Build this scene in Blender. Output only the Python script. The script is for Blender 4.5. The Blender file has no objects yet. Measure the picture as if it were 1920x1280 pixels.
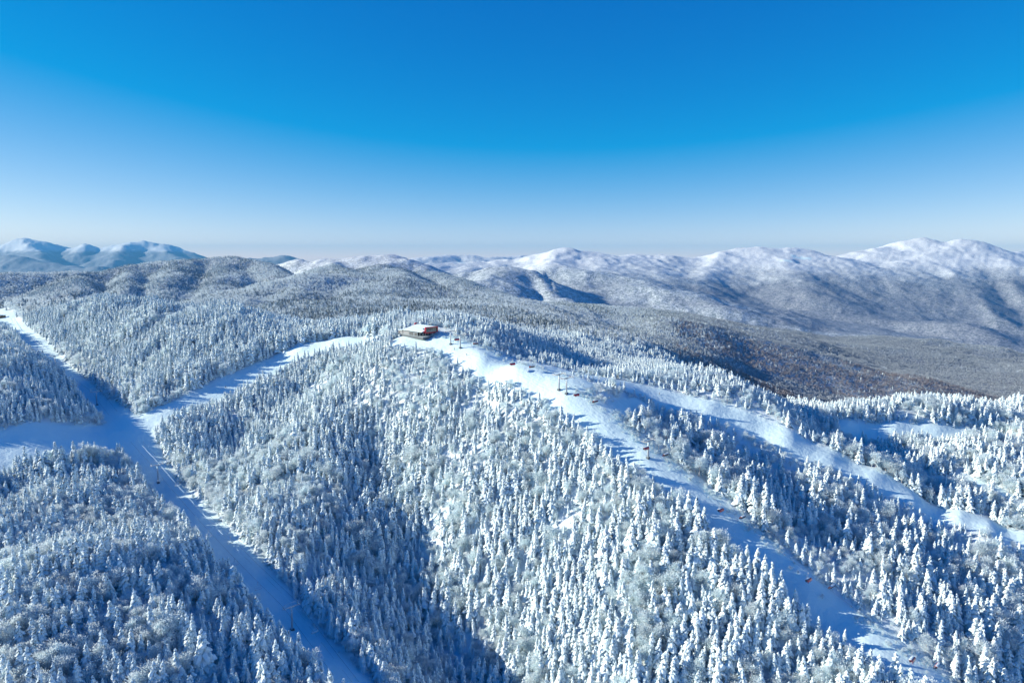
import bpy, bmesh, math, random, time
import numpy as np
from mathutils import Vector, Matrix

T0 = time.time()
random.seed(7)
RNG = np.random.default_rng(11)
scene = bpy.context.scene
COL = scene.collection
R = math.radians

# ------------------------------------------------------------------ camera
F_PX = 1281.0                       # focal length in photo pixels (1920 wide)
PITCH = R(7.0)
CP, SP = math.cos(PITCH), math.sin(PITCH)
cam_d = bpy.data.cameras.new('camera')
cam = bpy.data.objects.new('camera', cam_d)
COL.objects.link(cam)
cam.location = (0, 0, 0)
cam.rotation_euler = (R(90) - PITCH, 0, 0)
cam_d.sensor_width = 36
cam_d.lens = 36 * F_PX / 1920
cam_d.clip_start = 1
cam_d.clip_end = 200000
scene.camera = cam

def ray(u, v):
    xr, yd = (u - 960) / F_PX, (v - 640) / F_PX
    return xr, CP - yd * SP, -SP - yd * CP          # x, y, z of the view ray

def tz(u, v):
    x, y, z = ray(u, v)
    return x / y, z / y                              # tan(azimuth), z per metre of Y

def project(x, y, z):
    d = y * CP - z * SP
    up = y * SP + z * CP
    return 960 + F_PX * x / d, 640 - F_PX * up / d

# ------------------------------------------------------------------ noise
def _hash(ix, iy, seed):
    h = (ix.astype(np.int64) * 374761393 + iy.astype(np.int64) * 668265263 + seed * 982451653) & 0x7fffffff
    h = ((h ^ (h >> 13)) * 1274126177) & 0x7fffffff
    h = h ^ (h >> 16)
    return (h & 0xffff) / 65535.0

def vnoise(x, y, seed=0):
    ix, iy = np.floor(x), np.floor(y)
    fx, fy = x - ix, y - iy
    fx = fx * fx * fx * (fx * (fx * 6 - 15) + 10)
    fy = fy * fy * fy * (fy * (fy * 6 - 15) + 10)
    a = _hash(ix, iy, seed); b = _hash(ix + 1, iy, seed)
    c = _hash(ix, iy + 1, seed); d = _hash(ix + 1, iy + 1, seed)
    return (a + (b - a) * fx) * (1 - fy) + (c + (d - c) * fx) * fy

def fbm(x, y, octv=4, seed=0, ridged=False):
    s, amp, tot = np.zeros_like(x), 1.0, 0.0
    cx, cy = x.copy(), y.copy()
    for o in range(octv):
        n = vnoise(cx, cy, seed + o * 17)
        if ridged:
            n = 1 - np.abs(2 * n - 1)
        s += amp * n
        tot += amp
        amp *= 0.5
        cx, cy = (cx * 0.8 - cy * 0.6) * 2.03 + 13.1, (cx * 0.6 + cy * 0.8) * 2.03 + 7.7
    return s / tot

def sstep(a, b, x):
    t = np.clip((x - a) / (b - a), 0, 1)
    return t * t * (3 - 2 * t)

# ------------------------------------------------------------------ terrain
# the base relief: survey points (bearing and height read off the photograph, distance Y in metres)
LA, LB = 420.0, -0.905               # the red lift runs along x = LA + LB*Y

def red_Y(u, v):
    return LA / (tz(u, v)[0] - LB)

BLA, BLB = 189.8, -0.95              # the bare lift on the left runs along x = BLA + BLB*Y

def blue_Y(u, v):
    return BLA / (tz(u, v)[0] - BLB)

T_LIFT = [(720, 1340), (660, 1280), (548, 1180), (430, 1040), (297, 905), (240, 800), (182, 760), (104, 687), (15, 605), (-40, 590)]
T_LIFT = [(u, v, blue_Y(u, v)) for u, v in T_LIFT]
T_ROAD = [(690, 640, 600), (640, 638, 615), (560, 655, 610), (480, 695, 590), (400, 735, 560), (300, 775, 525), (240, 800, 506), (130, 815, 480), (0, 840, 450), (-120, 860, 425)]
T_RED = [(830, 640), (863, 652), (900, 663), (960, 690), (1015, 715), (1062, 738), (1130, 792), (1215, 858), (1290, 918), (1350, 968), (1430, 1030), (1514, 1105), (1620, 1190), (1710, 1252), (1800, 1330)]
T_RED = [(u, v, red_Y(u, v)) for u, v in T_RED]
T_RIDGE = [(900, 657, 500), (960, 684, 482), (1050, 695, 475), (1150, 712, 468), (1250, 742, 460), (1330, 765, 448), (1400, 790, 440), (1480, 820, 425), (1560, 860, 414), (1640, 895, 402), (1720, 935, 390), (1800, 965, 380), (1860, 985, 372), (1930, 1020, 360), (2050, 1080, 345)]
T_SHELF = [(1585, 797, 508), (1680, 803, 515), (1760, 808, 515), (1870, 817, 515)]
T_LOW = [(1740, 897, 435), (1820, 905, 430), (1880, 930, 412), (1940, 962, 395), (2000, 990, 385)]

PTS = []                             # (tan az, ln Y, z/Y)
def pt(u, v, Y, dz=0.0):
    tx, t = tz(u, v)
    PTS.append((tx, math.log(Y), t + dz / Y))
def pz(u, Y, z):
    PTS.append(((u - 960) / F_PX, math.log(Y), z / Y))

for tr in (T_LIFT, T_ROAD, T_RED, T_RIDGE, T_SHELF, T_LOW):
    for p in tr:
        pt(*p)
for p in [(20, 562, 1000, -12), (200, 562, 810, -12), (400, 577, 725, -12), (560, 612, 665, -12),
          (0, 720, 500, -6), (40, 700, 520, -6), (20, 660, 610, -6), (0, 1000, 330, -6), (200, 1010, 340, -4), (0, 1280, 236, -3), (250, 1280, 246, 0), (380, 1150, 290, 0), (280, 1010, 348, 0), (480, 1262, 262, 0),
          (600, 905, 415, -7), (520, 970, 385, -4), (640, 840, 455, -5), (690, 930, 420, -9), (780, 990, 400, -9), (850, 1125, 350, -16), (930, 1290, 302, -17), (700, 860, 455, -6),
          (600, 775, 505), (690, 690, 525), (780, 740, 480), (900, 775, 452), (880, 900, 405), (1000, 915, 388), (1100, 1015, 352), (1030, 1090, 345), (1080, 1200, 316), (1300, 1115, 312), (1200, 1200, 302),
          (1300, 1280, 284), (1500, 1280, 277), (1900, 1200, 305), (1920, 1300, 287), (1700, 1080, 335),
          (1250, 768, 432, -9), (1330, 793, 422, -12), (1400, 815, 416, -14), (1480, 848, 402, -15), (1560, 888, 388, -15), (1640, 925, 376, -15), (1720, 965, 364, -15), (1800, 1000, 352, -15), (1900, 1055, 335, -15),
          (560, 690, 575, -14), (480, 730, 545, -14), (400, 765, 520, -14), (330, 792, 495, -14), (0, 885, 408, -14), (130, 850, 440, -14),
          (1590, 816, 490, -10), (1680, 824, 495, -10), (1760, 830, 495, -10), (1740, 926, 408, -4), (1820, 936, 403, -5), (1880, 962, 384, -6),
          (720, 642, 518, -13), (790, 657, 498, -13), (845, 673, 480, -13),
          (790, 628, 545), (750, 632, 548), (830, 632, 530),
          (1920, 757, 760, -8), (1790, 783, 700, -8), (2050, 735, 800, -8), (1500, 772, 520, -9),
          (1300, 692, 620, -9), (1450, 750, 620, -9), (1600, 780, 640, -9), (1130, 690, 540, -10), (1350, 715, 700, -12), (1400, 730, 720, -12), (1250, 670, 760, -12), (1550, 765, 660, -12), (1200, 650, 880, -12),
          (700, 600, 650, -9), (800, 588, 1000, -9), (620, 606, 850, -9), (1000, 612, 900, -9), (1000, 578, 1500, -9), (1100, 650, 700, -9),
          (1200, 640, 900, -9), (800, 566, 1600, -9), (600, 580, 1300, -9), (480, 572, 1500, -9), (1000, 563, 2200, -9), (1100, 600, 2000, -6), (1200, 622, 2250), (1200, 604, 2550), (1200, 588, 2750),
          (1250, 606, 2400), (1300, 690, 1700), (1300, 660, 1950), (1300, 630, 2350), (1300, 608, 2700), (1400, 650, 2500), (1500, 655, 2700), (1500, 690, 2400), (1500, 725, 2100),
          (1600, 765, 1900), (1600, 722, 2300), (1600, 690, 2700), (1700, 770, 2000), (1700, 735, 2400), (1700, 690, 3100), (1800, 766, 2200), (1900, 745, 2500), (1920, 700, 3200), (1700, 640, 4200),
          (1500, 630, 4200), (1400, 610, 4600), (1300, 592, 5500), (1700, 622, 5500), (1900, 645, 5500), (1400, 575, 6800),
          (1100, 552, 6000), (1600, 565, 7500), (1900, 590, 7500)]:
    pt(*p)
for p in [(1300, 1100, -225), (1450, 970, -240), (1600, 900, -255), (1750, 1000, -330), (1170, 1450, -185), (1900, 1150, -320), (1500, 1400, -350), (1700, 1500, -420), (100, 1500, -220), (400, 1150, -150), (250, 2000, -400), (450, 2700, -400), (0, 3000, -420), (-300, 1300, -180), (-300, 2200, -330), (0, 4500, -430), (300, 6000, -430), (600, 6500, -430), (850, 5200, -430),
          (0, 10000, -500), (400, 12000, -520), (900, 12000, -520), (-500, 5000, -330), (-500, 12000, -500), (1900, 13000, -450), (1500, 14000, -450),
          (-300, 25000, -560), (400, 25000, -560), (1000, 25000, -560), (1900, 25000, -560), (2500, 25000, -560),
          (-300, 60000, -800), (960, 60000, -800), (2300, 60000, -800),
          (200, 150, -205), (960, 150, -228), (1700, 150, -205), (200, 90, -190), (960, 90, -215), (1700, 90, -195),
          (-300, 300, -175), (-300, 500, -140), (2250, 330, -165), (2250, 600, -190), (2250, 1500, -330), (2250, 3000, -560), (2250, 6000, -680)]:
    pz(*p)
PTS = np.array(PTS)
SX, SY = 1.0, 0.55                   # scale of the two axes inside the spline
def _tps_k(d2):
    return np.where(d2 > 1e-12, 0.5 * d2 * np.log(np.maximum(d2, 1e-12)), 0.0)
_px, _py = PTS[:, 0] * SX, PTS[:, 1] * SY
n = len(PTS)
K = _tps_k((_px[:, None] - _px[None]) ** 2 + (_py[:, None] - _py[None]) ** 2) + np.eye(n) * 0.00003
Pm = np.stack([np.ones(n), _px, _py], 1)
A = np.block([[K, Pm], [Pm.T, np.zeros((3, 3))]])
SOL = np.linalg.solve(A, np.concatenate([PTS[:, 2], np.zeros(3)]))

def base_t(tx, lny):
    out = np.empty_like(tx)
    f, g, o = tx.ravel() * SX, lny.ravel() * SY, out.ravel()
    for s in range(0, len(f), 40000):
        a, b = f[s:s + 40000], g[s:s + 40000]
        k = _tps_k((a[:, None] - _px[None]) ** 2 + (b[:, None] - _py[None]) ** 2)
        o[s:s + 40000] = k @ SOL[:n] + SOL[n] + SOL[n + 1] * a + SOL[n + 2] * b
    return o.reshape(tx.shape)

# mountain ridges: crest line (u, v, Y), flank slope, rounding width
RIDGES = [
    ([(-300, 505, 3172), (0, 515, 3172), (110, 512, 3294), (200, 508, 3416), (300, 496, 3538), (400, 489, 3660), (440, 487, 3660), (490, 497, 3476), (560, 524, 3050), (620, 545, 2806)], 0.42, 90),
    ([(110, 512, 3294), (120, 545, 2684)], 0.50, 40),
    ([(250, 502, 3476), (240, 535, 2806), (225, 565, 2378)], 0.50, 40),
    ([(360, 492, 3598), (330, 530, 2866), (315, 565, 2378)], 0.50, 40),
    ([(430, 490, 3660), (420, 520, 3050), (395, 560, 2440)], 0.50, 40),
    ([(520, 500, 4840), (560, 491, 4730), (640, 483, 4620), (690, 480, 4620), (715, 478, 4620), (745, 487, 4510), (800, 512, 4290), (860, 533, 3960), (930, 556, 3520), (980, 575, 3190)], 0.44, 80),
    ([(640, 483, 4620), (660, 505, 4070), (700, 530, 3520)], 0.48, 50),
    ([(700, 480, 4620), (740, 515, 3960), (790, 545, 3300)], 0.48, 50),
    ([(380, 585, 1500), (450, 555, 1800), (520, 534, 2000), (600, 518, 2200), (650, 517, 2300), (720, 524, 2300), (800, 541, 2200), (890, 560, 2050)], 0.30, 70),
    ([(600, 520, 2200), (560, 552, 1800)], 0.3, 50),
    ([(720, 525, 2300), (700, 560, 1750)], 0.3, 50),
    ([(810, 525, 5600), (870, 508, 5500), (930, 500, 5500), (970, 505, 5450), (1000, 522, 5200), (1030, 548, 4700), (1070, 568, 4300)], 0.44, 90),
    ([(930, 500, 5500), (900, 530, 4700), (905, 555, 4200)], 0.34, 90),
    ([(880, 500, 9000), (940, 485, 9000), (1010, 474, 9000), (1060, 468, 9000), (1110, 474, 9000), (1135, 484, 8700), (1180, 478, 9500), (1240, 481, 9500), (1290, 488, 9500), (1340, 492, 9500)], 0.284, 160),
    ([(1060, 468, 9000), (1035, 495, 7800), (1060, 518, 6800)], 0.232, 96),
    ([(1110, 474, 9000), (1125, 505, 7600), (1170, 530, 6600)], 0.232, 96),
    ([(1230, 481, 9500), (1200, 505, 8200), (1240, 530, 7200)], 0.232, 96),
    ([(970, 512, 7000), (1040, 498, 6800), (1100, 507, 6500), (1180, 526, 6000), (1260, 548, 5500), (1330, 570, 5000)], 0.241, 130),
    ([(1200, 512, 9000), (1280, 487, 9500), (1350, 472, 9800), (1410, 464, 10000), (1480, 466, 10000), (1545, 487, 10000), (1600, 498, 10000)], 0.232, 144),
    ([(1410, 464, 10000), (1455, 490, 8900), (1490, 528, 7600), (1500, 550, 7000)], 0.267, 104),
    ([(1350, 472, 9800), (1310, 500, 8600), (1290, 530, 7500), (1320, 555, 6700)], 0.249, 104),
    ([(1480, 466, 10000), (1560, 505, 9000), (1590, 530, 8200)], 0.267, 104),
    ([(1520, 505, 10500), (1560, 486, 10500), (1600, 473, 10500), (1640, 467, 10500), (1690, 460, 11000), (1718, 450, 11000), (1750, 459, 11000), (1788, 451, 10800), (1830, 464, 10600), (1880, 469, 10600), (1960, 474, 10500), (2200, 485, 10500)], 0.249, 45),
    ([(1788, 451, 10800), (1700, 490, 9600), (1625, 522, 8500), (1600, 545, 7700)], 0.267, 112),
    ([(1640, 467, 10500), (1620, 490, 9700), (1570, 518, 8800)], 0.267, 104),
    ([(1830, 464, 10600), (1760, 500, 9300), (1790, 540, 8000), (1870, 595, 6600)], 0.267, 112),
    ([(1940, 473, 10500), (1900, 510, 9000), (1960, 560, 7500)], 0.267, 112),
    ([(1230, 600, 2500), (1330, 618, 2600), (1430, 640, 2600), (1520, 664, 2500), (1620, 710, 2300), (1720, 768, 2000)], 0.27, 50),
    ([(1380, 700, 2100), (1480, 722, 2100), (1560, 744, 2000), (1660, 768, 1900)], 0.27, 40),
    ([(1290, 600, 4200), (1420, 612, 4300), (1560, 632, 4200), (1700, 642, 4100), (1880, 655, 3900)], 0.22, 90),
    ([(1480, 585, 6200), (1600, 592, 6000), (1720, 604, 5600), (1850, 620, 5000)], 0.2, 110),
    ([(1696, 460, 10900), (1718, 447, 10900), (1740, 460, 10900)], 0.42, 12), ([(1766, 461, 10700), (1788, 448, 10700), (1812, 462, 10700)], 0.42, 12),
    ([(740, 489, 14000), (780, 482, 14000), (840, 478, 15000), (880, 477, 15000), (920, 482, 15000), (960, 480, 16000), (1000, 487, 16000)], 0.3, 300),
    ([(740, 502, 8200), (790, 494, 8200), (850, 492, 8500), (910, 495, 8500)], 0.3, 200),
    ([(790, 494, 8200), (800, 512, 7000)], 0.32, 120), ([(880, 494, 8500), (850, 512, 7200)], 0.32, 120),
    ([(-300, 470, 38000), (-60, 463, 38000), (0, 460, 38000), (45, 449, 38000), (90, 455, 38000), (128, 464, 38000), (155, 458, 38000), (185, 467, 38000), (225, 458, 38000), (262, 451, 38000), (300, 458, 38000), (345, 470, 38000), (395, 486, 37000), (440, 497, 36000)], 0.42, 260),
    ([(45, 449, 38000), (80, 478, 34000), (100, 500, 31000)], 0.45, 260), ([(262, 451, 38000), (225, 475, 35000), (205, 500, 32000)], 0.45, 260),
    ([(155, 458, 38000), (150, 480, 35500)], 0.45, 240), ([(300, 458, 38000), (330, 480, 35000)], 0.45, 240),
    ([(-300, 475, 30000), (-60, 478, 30000), (0, 479, 30000), (60, 488, 29000), (140, 497, 28000), (200, 505, 27000)], 0.35, 300),
    ([(440, 492, 30000), (480, 485, 30000), (520, 482, 30000), (545, 482, 30000), (570, 489, 30000)], 0.3, 300),
]

NX, NY = 960, 1060
TXMIN, TXMAX, YMIN, YMAX = -1.08, 1.08, 90.0, 62000.0
txs = np.linspace(TXMIN, TXMAX, NX)
lys = np.linspace(math.log(YMIN), math.log(YMAX), NY)
TX, LY = np.meshgrid(txs, lys)       # rows: distance, columns: bearing
# the spline on a coarser grid, then bilinear refinement is avoided: it is cheap enough on a half grid
cx = np.linspace(TXMIN, TXMAX, NX // 4); cy = np.linspace(math.log(YMIN), math.log(YMAX), NY // 4)
CX, CY = np.meshgrid(cx, cy)
CB = base_t(CX, CY)
def bicubic(grid, fx, fy):
    """Catmull-Rom lookup of grid at float indices fx (columns), fy (rows)."""
    ny, nx = grid.shape
    ix = np.clip(np.floor(fx).astype(int), 1, nx - 3); iy = np.clip(np.floor(fy).astype(int), 1, ny - 3)
    ax, ay = fx - ix, fy - iy
    def w(t):
        return (-.5 * t + t * t - .5 * t ** 3, 1 - 2.5 * t * t + 1.5 * t ** 3, .5 * t + 2 * t * t - 1.5 * t ** 3, -.5 * t * t + .5 * t ** 3)
    wx, wy = w(ax), w(ay)
    out = 0
    for j in range(4):
        row = 0
        for i in range(4):
            row = row + wx[i] * grid[iy + j - 1, ix + i - 1]
        out = out + wy[j] * row
    return out
T = bicubic(CB, (TX - TXMIN) / (TXMAX - TXMIN) * (NX // 4 - 1), (LY - lys[0]) / (lys[-1] - lys[0]) * (NY // 4 - 1))
YY = np.exp(LY)
XX = TX * YY
ZZ = T * YY

def ridge_height(x, y, crest, slope, w):
    P = []
    for u, v, Y in crest:
        tx, t = tz(u, v)
        P.append((tx * Y, Y, t * Y))
    best = np.full(x.shape, -1e9)
    for (x0, y0, z0), (x1, y1, z1) in zip(P, P[1:]):
        dx, dy = x1 - x0, y1 - y0
        q = np.clip(((x - x0) * dx + (y - y0) * dy) / (dx * dx + dy * dy), 0, 1)
        d2 = (x - x0 - q * dx) ** 2 + (y - y0 - q * dy) ** 2
        h = z0 + q * (z1 - z0) - slope * (np.sqrt(d2 + w * w) - w)
        best = np.maximum(best, h)
    return best

FAR = YY[:, 0] > 1000
r0 = int(np.argmax(FAR))
xs, ys, zs = XX[r0:], YY[r0:], ZZ[r0:].copy()
# warp the plan so that flanks are not ruled surfaces
wl = np.clip(ys * 0.13, 160, 1600)
wx = (fbm(xs / wl, ys / wl, 3, 5) - .5) * wl * 0.55
wy = (fbm(xs / wl, ys / wl, 3, 9) - .5) * wl * 0.55
far_h = np.full(xs.shape, -1e9)
crest_d = np.full(xs.shape, 1e9)
for crest, slope, w in RIDGES:
    Ym = sum(c[2] for c in crest) / len(crest)
    rows = (ys[:, 0] > Ym * 0.40) & (ys[:, 0] < Ym * 1.9)
    a = np.argmax(rows); b = len(rows) - np.argmax(rows[::-1])
    sl = slice(a, b)
    h = ridge_height(xs[sl] + wx[sl], ys[sl] + wy[sl] * .5, crest, slope, w)
    k = np.clip(Ym * 0.006, 10, 90)
    m = np.maximum(far_h[sl], h)
    dd = np.abs(far_h[sl] - h)
    far_h[sl] = m + np.where(dd < k, (k - dd) ** 2 / (4 * k), 0)
# gullies and spurs on the flanks
gl = np.clip(ys * 0.10, 140, 1100)
rug = fbm(xs / 420., ys / 420., 4, 31, ridged=True) - .62
rug2 = fbm(xs / 150., ys / 150., 3, 57, ridged=True) - .62
famp = sstep(1200, 3500, ys)
rug3 = fbm(xs / 900., ys / 900., 3, 63, ridged=True) - .62
far_h += famp * (rug * (44 - 22 * sstep(5000, 7000, ys)) + rug2 * 16 + rug3 * 26 * sstep(5000, 8000, ys) + (fbm(xs / 2200., ys / 2200., 5, 65, ridged=True) - .62) * 260 * sstep(20000, 27000, ys)) * np.clip(ys / 6000., .8, 1.4)
kk = 25.0
dd = np.abs(far_h - zs)
zs = np.maximum(far_h, zs) + np.where(dd < kk, (kk - dd) ** 2 / (4 * kk), 0)
zs += famp * ((fbm(xs / 260., ys / 260., 3, 77) - .5) * 24 + (fbm(xs / 800., ys / 800., 3, 78) - .5) * 70 * (1 - sstep(6000, 9000, ys)) * sstep(1800, 2800, ys) * (xs > 300))
ZZ[r0:] = zs

# ------------------------------------------------------------------ ski runs (plan polylines with half widths)
def plan(tr):
    return [(tz(u, v)[0] * Y, Y) for u, v, Y in tr]
RUNS = [('lift', plan(T_LIFT), 10.5), ('road', plan(T_ROAD), 12.0), ('red', plan(T_RED), 11.5), ('ridge', plan(T_RIDGE), 10.0), ('shelf', plan(T_SHELF), 9.0), ('low', plan(T_LOW), 7.5),
        ('top', plan([(760, 632, 540), (800, 640, 528), (860, 650, 512), (930, 672, 488)]), 12.0),
        ('flat', plan([(930, 680, 484), (1000, 706, 452), (1080, 725, 436)]), 13.0),
        ('upper', plan([(1000, 695, 468), (1100, 706, 464), (1180, 722, 460), (1290, 756, 452)]), 9.0),
        ('branch', plan([(-120, 862, 430), (0, 843, 446), (130, 818, 474), (230, 802, 500)]), 22.0),
        ('spur', plan([(1125, 792, 398), (1160, 772, 418), (1200, 752, 440)]), 6.0),
        ('hut', plan([(-60, 600, 960), (20, 600, 950)]), 16.0)]

def run_dist(x, y, kinds=None):
    best = np.full(np.shape(x), 1e9)
    for nm, pl, hw in RUNS:
        if kinds and nm not in kinds:
            continue
        for (x0, y0), (x1, y1) in zip(pl, pl[1:]):
            dx, dy = x1 - x0, y1 - y0
            q = np.clip(((x - x0) * dx + (y - y0) * dy) / (dx * dx + dy * dy), 0, 1)
            best = np.minimum(best, np.hypot(x - x0 - q * dx, y - y0 - q * dy) - hw)
    return best

def run_frame(x, y):
    """Distance across and along the nearest piste."""
    best = np.full(x.shape, 1e9); across = np.zeros(x.shape); along = np.zeros(x.shape)
    for nm, pl, hw in RUNS[:6]:
        acc = 0.0
        for (x0, y0), (x1, y1) in zip(pl, pl[1:]):
            dx, dy = x1 - x0, y1 - y0
            L_ = math.hypot(dx, dy)
            q = np.clip(((x - x0) * dx + (y - y0) * dy) / (L_ * L_), 0, 1)
            d = np.hypot(x - x0 - q * dx, y - y0 - q * dy)
            c = ((x - x0) * dy - (y - y0) * dx) / L_
            k = d < best
            best = np.where(k, d, best); across = np.where(k, c, across); along = np.where(k, acc + q * L_, along)
            acc += L_
    return across, along
rn = int(np.argmax(YY[:, 0] > 1250))
LANE, ALONG = np.zeros(XX.shape), np.zeros(XX.shape)
LANE[:rn], ALONG[:rn] = run_frame(XX[:rn], YY[:rn])
RD = np.full(XX.shape, 1e3)
RD[:rn] = run_dist(XX[:rn], YY[:rn])
on_run = 1 - sstep(-3, 4, RD)
for gu, gv, gY, rx_, ry_ in [(420, 522, 2520, 70, 45), (452, 530, 2420, 50, 40), (268, 535, 2250, 25, 20), (1500, 500, 9250, 130, 110), (1475, 508, 8900, 80, 60), (980, 492, 8200, 120, 80), (860, 492, 8600, 120, 80)]:
    gx_ = tz(gu, gv)[0] * gY
    e_ = np.hypot((XX - gx_) / rx_, (YY - gY) / ry_) + (fbm(XX / 40., YY / 40., 3, 13) - .5) * 1.8
    on_run = np.maximum(on_run, (1 - sstep(.75, 1.05, e_)) * (YY > 1500))
near = 1 - sstep(700, 1400, YY)
xn, yn = XX[:rn], YY[:rn]
ZZ[:rn] += ((fbm(xn / 75., yn / 75., 2, 33) - .5) * 11 * (1 - .9 * on_run[:rn]) * (1 - sstep(14, 0, RD[:rn])) + (fbm(xn / 30., yn / 30., 3, 3) - .5) * 5.5 * (1 - .9 * on_run[:rn]) + (fbm(xn / 9., yn / 9., 2, 8) - .5) * 1.1 * (1 - .5 * on_run[:rn])) * near[:rn]

def ground_z(x, y):
    x = np.asarray(x, float); y = np.asarray(y, float)
    fx = (x / y - TXMIN) / (TXMAX - TXMIN) * (NX - 1)
    fy = (np.log(y) - lys[0]) / (lys[-1] - lys[0]) * (NY - 1)
    ix = np.clip(np.floor(fx).astype(int), 0, NX - 2); iy = np.clip(np.floor(fy).astype(int), 0, NY - 2)
    ax, ay = fx - ix, fy - iy
    return ((ZZ[iy, ix] * (1 - ax) + ZZ[iy, ix + 1] * ax) * (1 - ay) + (ZZ[iy + 1, ix] * (1 - ax) + ZZ[iy + 1, ix + 1] * ax) * ay)
def gz(x, y):
    return float(ground_z(np.array([x]), np.array([y]))[0])

# how frosted the woods are: high ground white with rime, low valley bare and brown
def frost_at(x, y, z):
    n1 = fbm(x / 700., y / 700., 4, 91) - .5
    n2 = fbm(x / 160., y / 160., 3, 95) - .5
    n3 = fbm((x * .86 - y * .5) / 1300., (x * .5 + y * .86) / 300., 3, 97) - .5
    lvl = -480 + 255 * sstep(3000, 6500, y) + 560 * sstep(14000, 30000, y)
    return sstep(-150, 110, z - lvl + n1 * 180 + n2 * 90 + n3 * 760 * (1 - sstep(3500, 6500, y)) * sstep(-200, -300, z) * 1.0)

def set_attr(me, name, arr, kind='FLOAT'):
    a = me.attributes.new(name, kind, 'POINT')
    a.data.foreach_set('value' if kind in ('FLOAT', 'INT') else 'vector', np.ascontiguousarray(arr).ravel())

# ------------------------------------------------------------------ materials
def new_mat(name):
    m = bpy.data.materials.new(name)
    m.use_nodes = True
    nt = m.node_tree
    return m, nt, nt.nodes['Principled BSDF']

def N(nt, kind, **kw):
    nd = nt.nodes.new(kind)
    for k, v in kw.items():
        setattr(nd, k, v)
    return nd

def mathn(nt, op, a, b=None, c=None, clamp=False):
    nd = N(nt, 'ShaderNodeMath', operation=op, use_clamp=clamp)
    for i, s in enumerate((a, b, c)):
        if s is None:
            continue
        if isinstance(s, (int, float)):
            nd.inputs[i].default_value = s
        else:
            nt.links.new(s, nd.inputs[i])
    return nd.outputs[0]

def mixc(nt, f, a, b):
    nd = N(nt, 'ShaderNodeMix', data_type='RGBA')
    for sock, s in ((nd.inputs[0], f), (nd.inputs[6], a), (nd.inputs[7], b)):
        if isinstance(s, (int, float)):
            sock.default_value = s
        elif isinstance(s, tuple):
            sock.default_value = (*s, 1)
        else:
            nt.links.new(s, sock)
    return nd.outputs[2]

def maprange(nt, s, a, b, c=0.0, d=1.0, smooth=True):
    nd = N(nt, 'ShaderNodeMapRange', interpolation_type='SMOOTHSTEP' if smooth else 'LINEAR')
    nt.links.new(s, nd.inputs[0])
    for i, v in enumerate((a, b, c, d)):
        nd.inputs[i + 1].default_value = v
    return nd.outputs[0]

def noise(nt, scale, vec=None, detail=3.0, rough=.55):
    nd = N(nt, 'ShaderNodeTexNoise')
    nd.inputs['Scale'].default_value = scale
    nd.inputs['Detail'].default_value = detail
    nd.inputs['Roughness'].default_value = rough
    if vec is not None:
        nt.links.new(vec, nd.inputs['Vector'])
    return nd.outputs[0]

SNOW = (.71, .875, .92)
def mat_plain(name, col, rough=.7, metal=0.0, snow=0.0, coat=0.0, var=.12):
    """Plain material with slight tonal variation; snow > 0 lets snow lie on surfaces facing up."""
    m, nt, b = new_mat(name)
    tc = N(nt, 'ShaderNodeTexCoord')
    nz = noise(nt, 2.3, tc.outputs['Object'], 4)
    c = mixc(nt, maprange(nt, nz, .3, .7), tuple(x * (1 - var) for x in col), tuple(min(1, x * (1 + var)) for x in col))
    if snow > 0:
        g = N(nt, 'ShaderNodeNewGeometry')
        sx = N(nt, 'ShaderNodeSeparateXYZ'); nt.links.new(g.outputs['Normal'], sx.inputs[0])
        s = mathn(nt, 'ADD', sx.outputs[2], mathn(nt, 'MULTIPLY', mathn(nt, 'SUBTRACT', nz, .5), 1.2))
        c = mixc(nt, maprange(nt, s, .75 - snow, 1.0 - snow), c, SNOW)
    nt.links.new(c, b.inputs['Base Color'])
    b.inputs['Roughness'].default_value = rough
    b.inputs['Metallic'].default_value = metal
    b.inputs['Coat Weight'].default_value = coat
    return m

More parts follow.
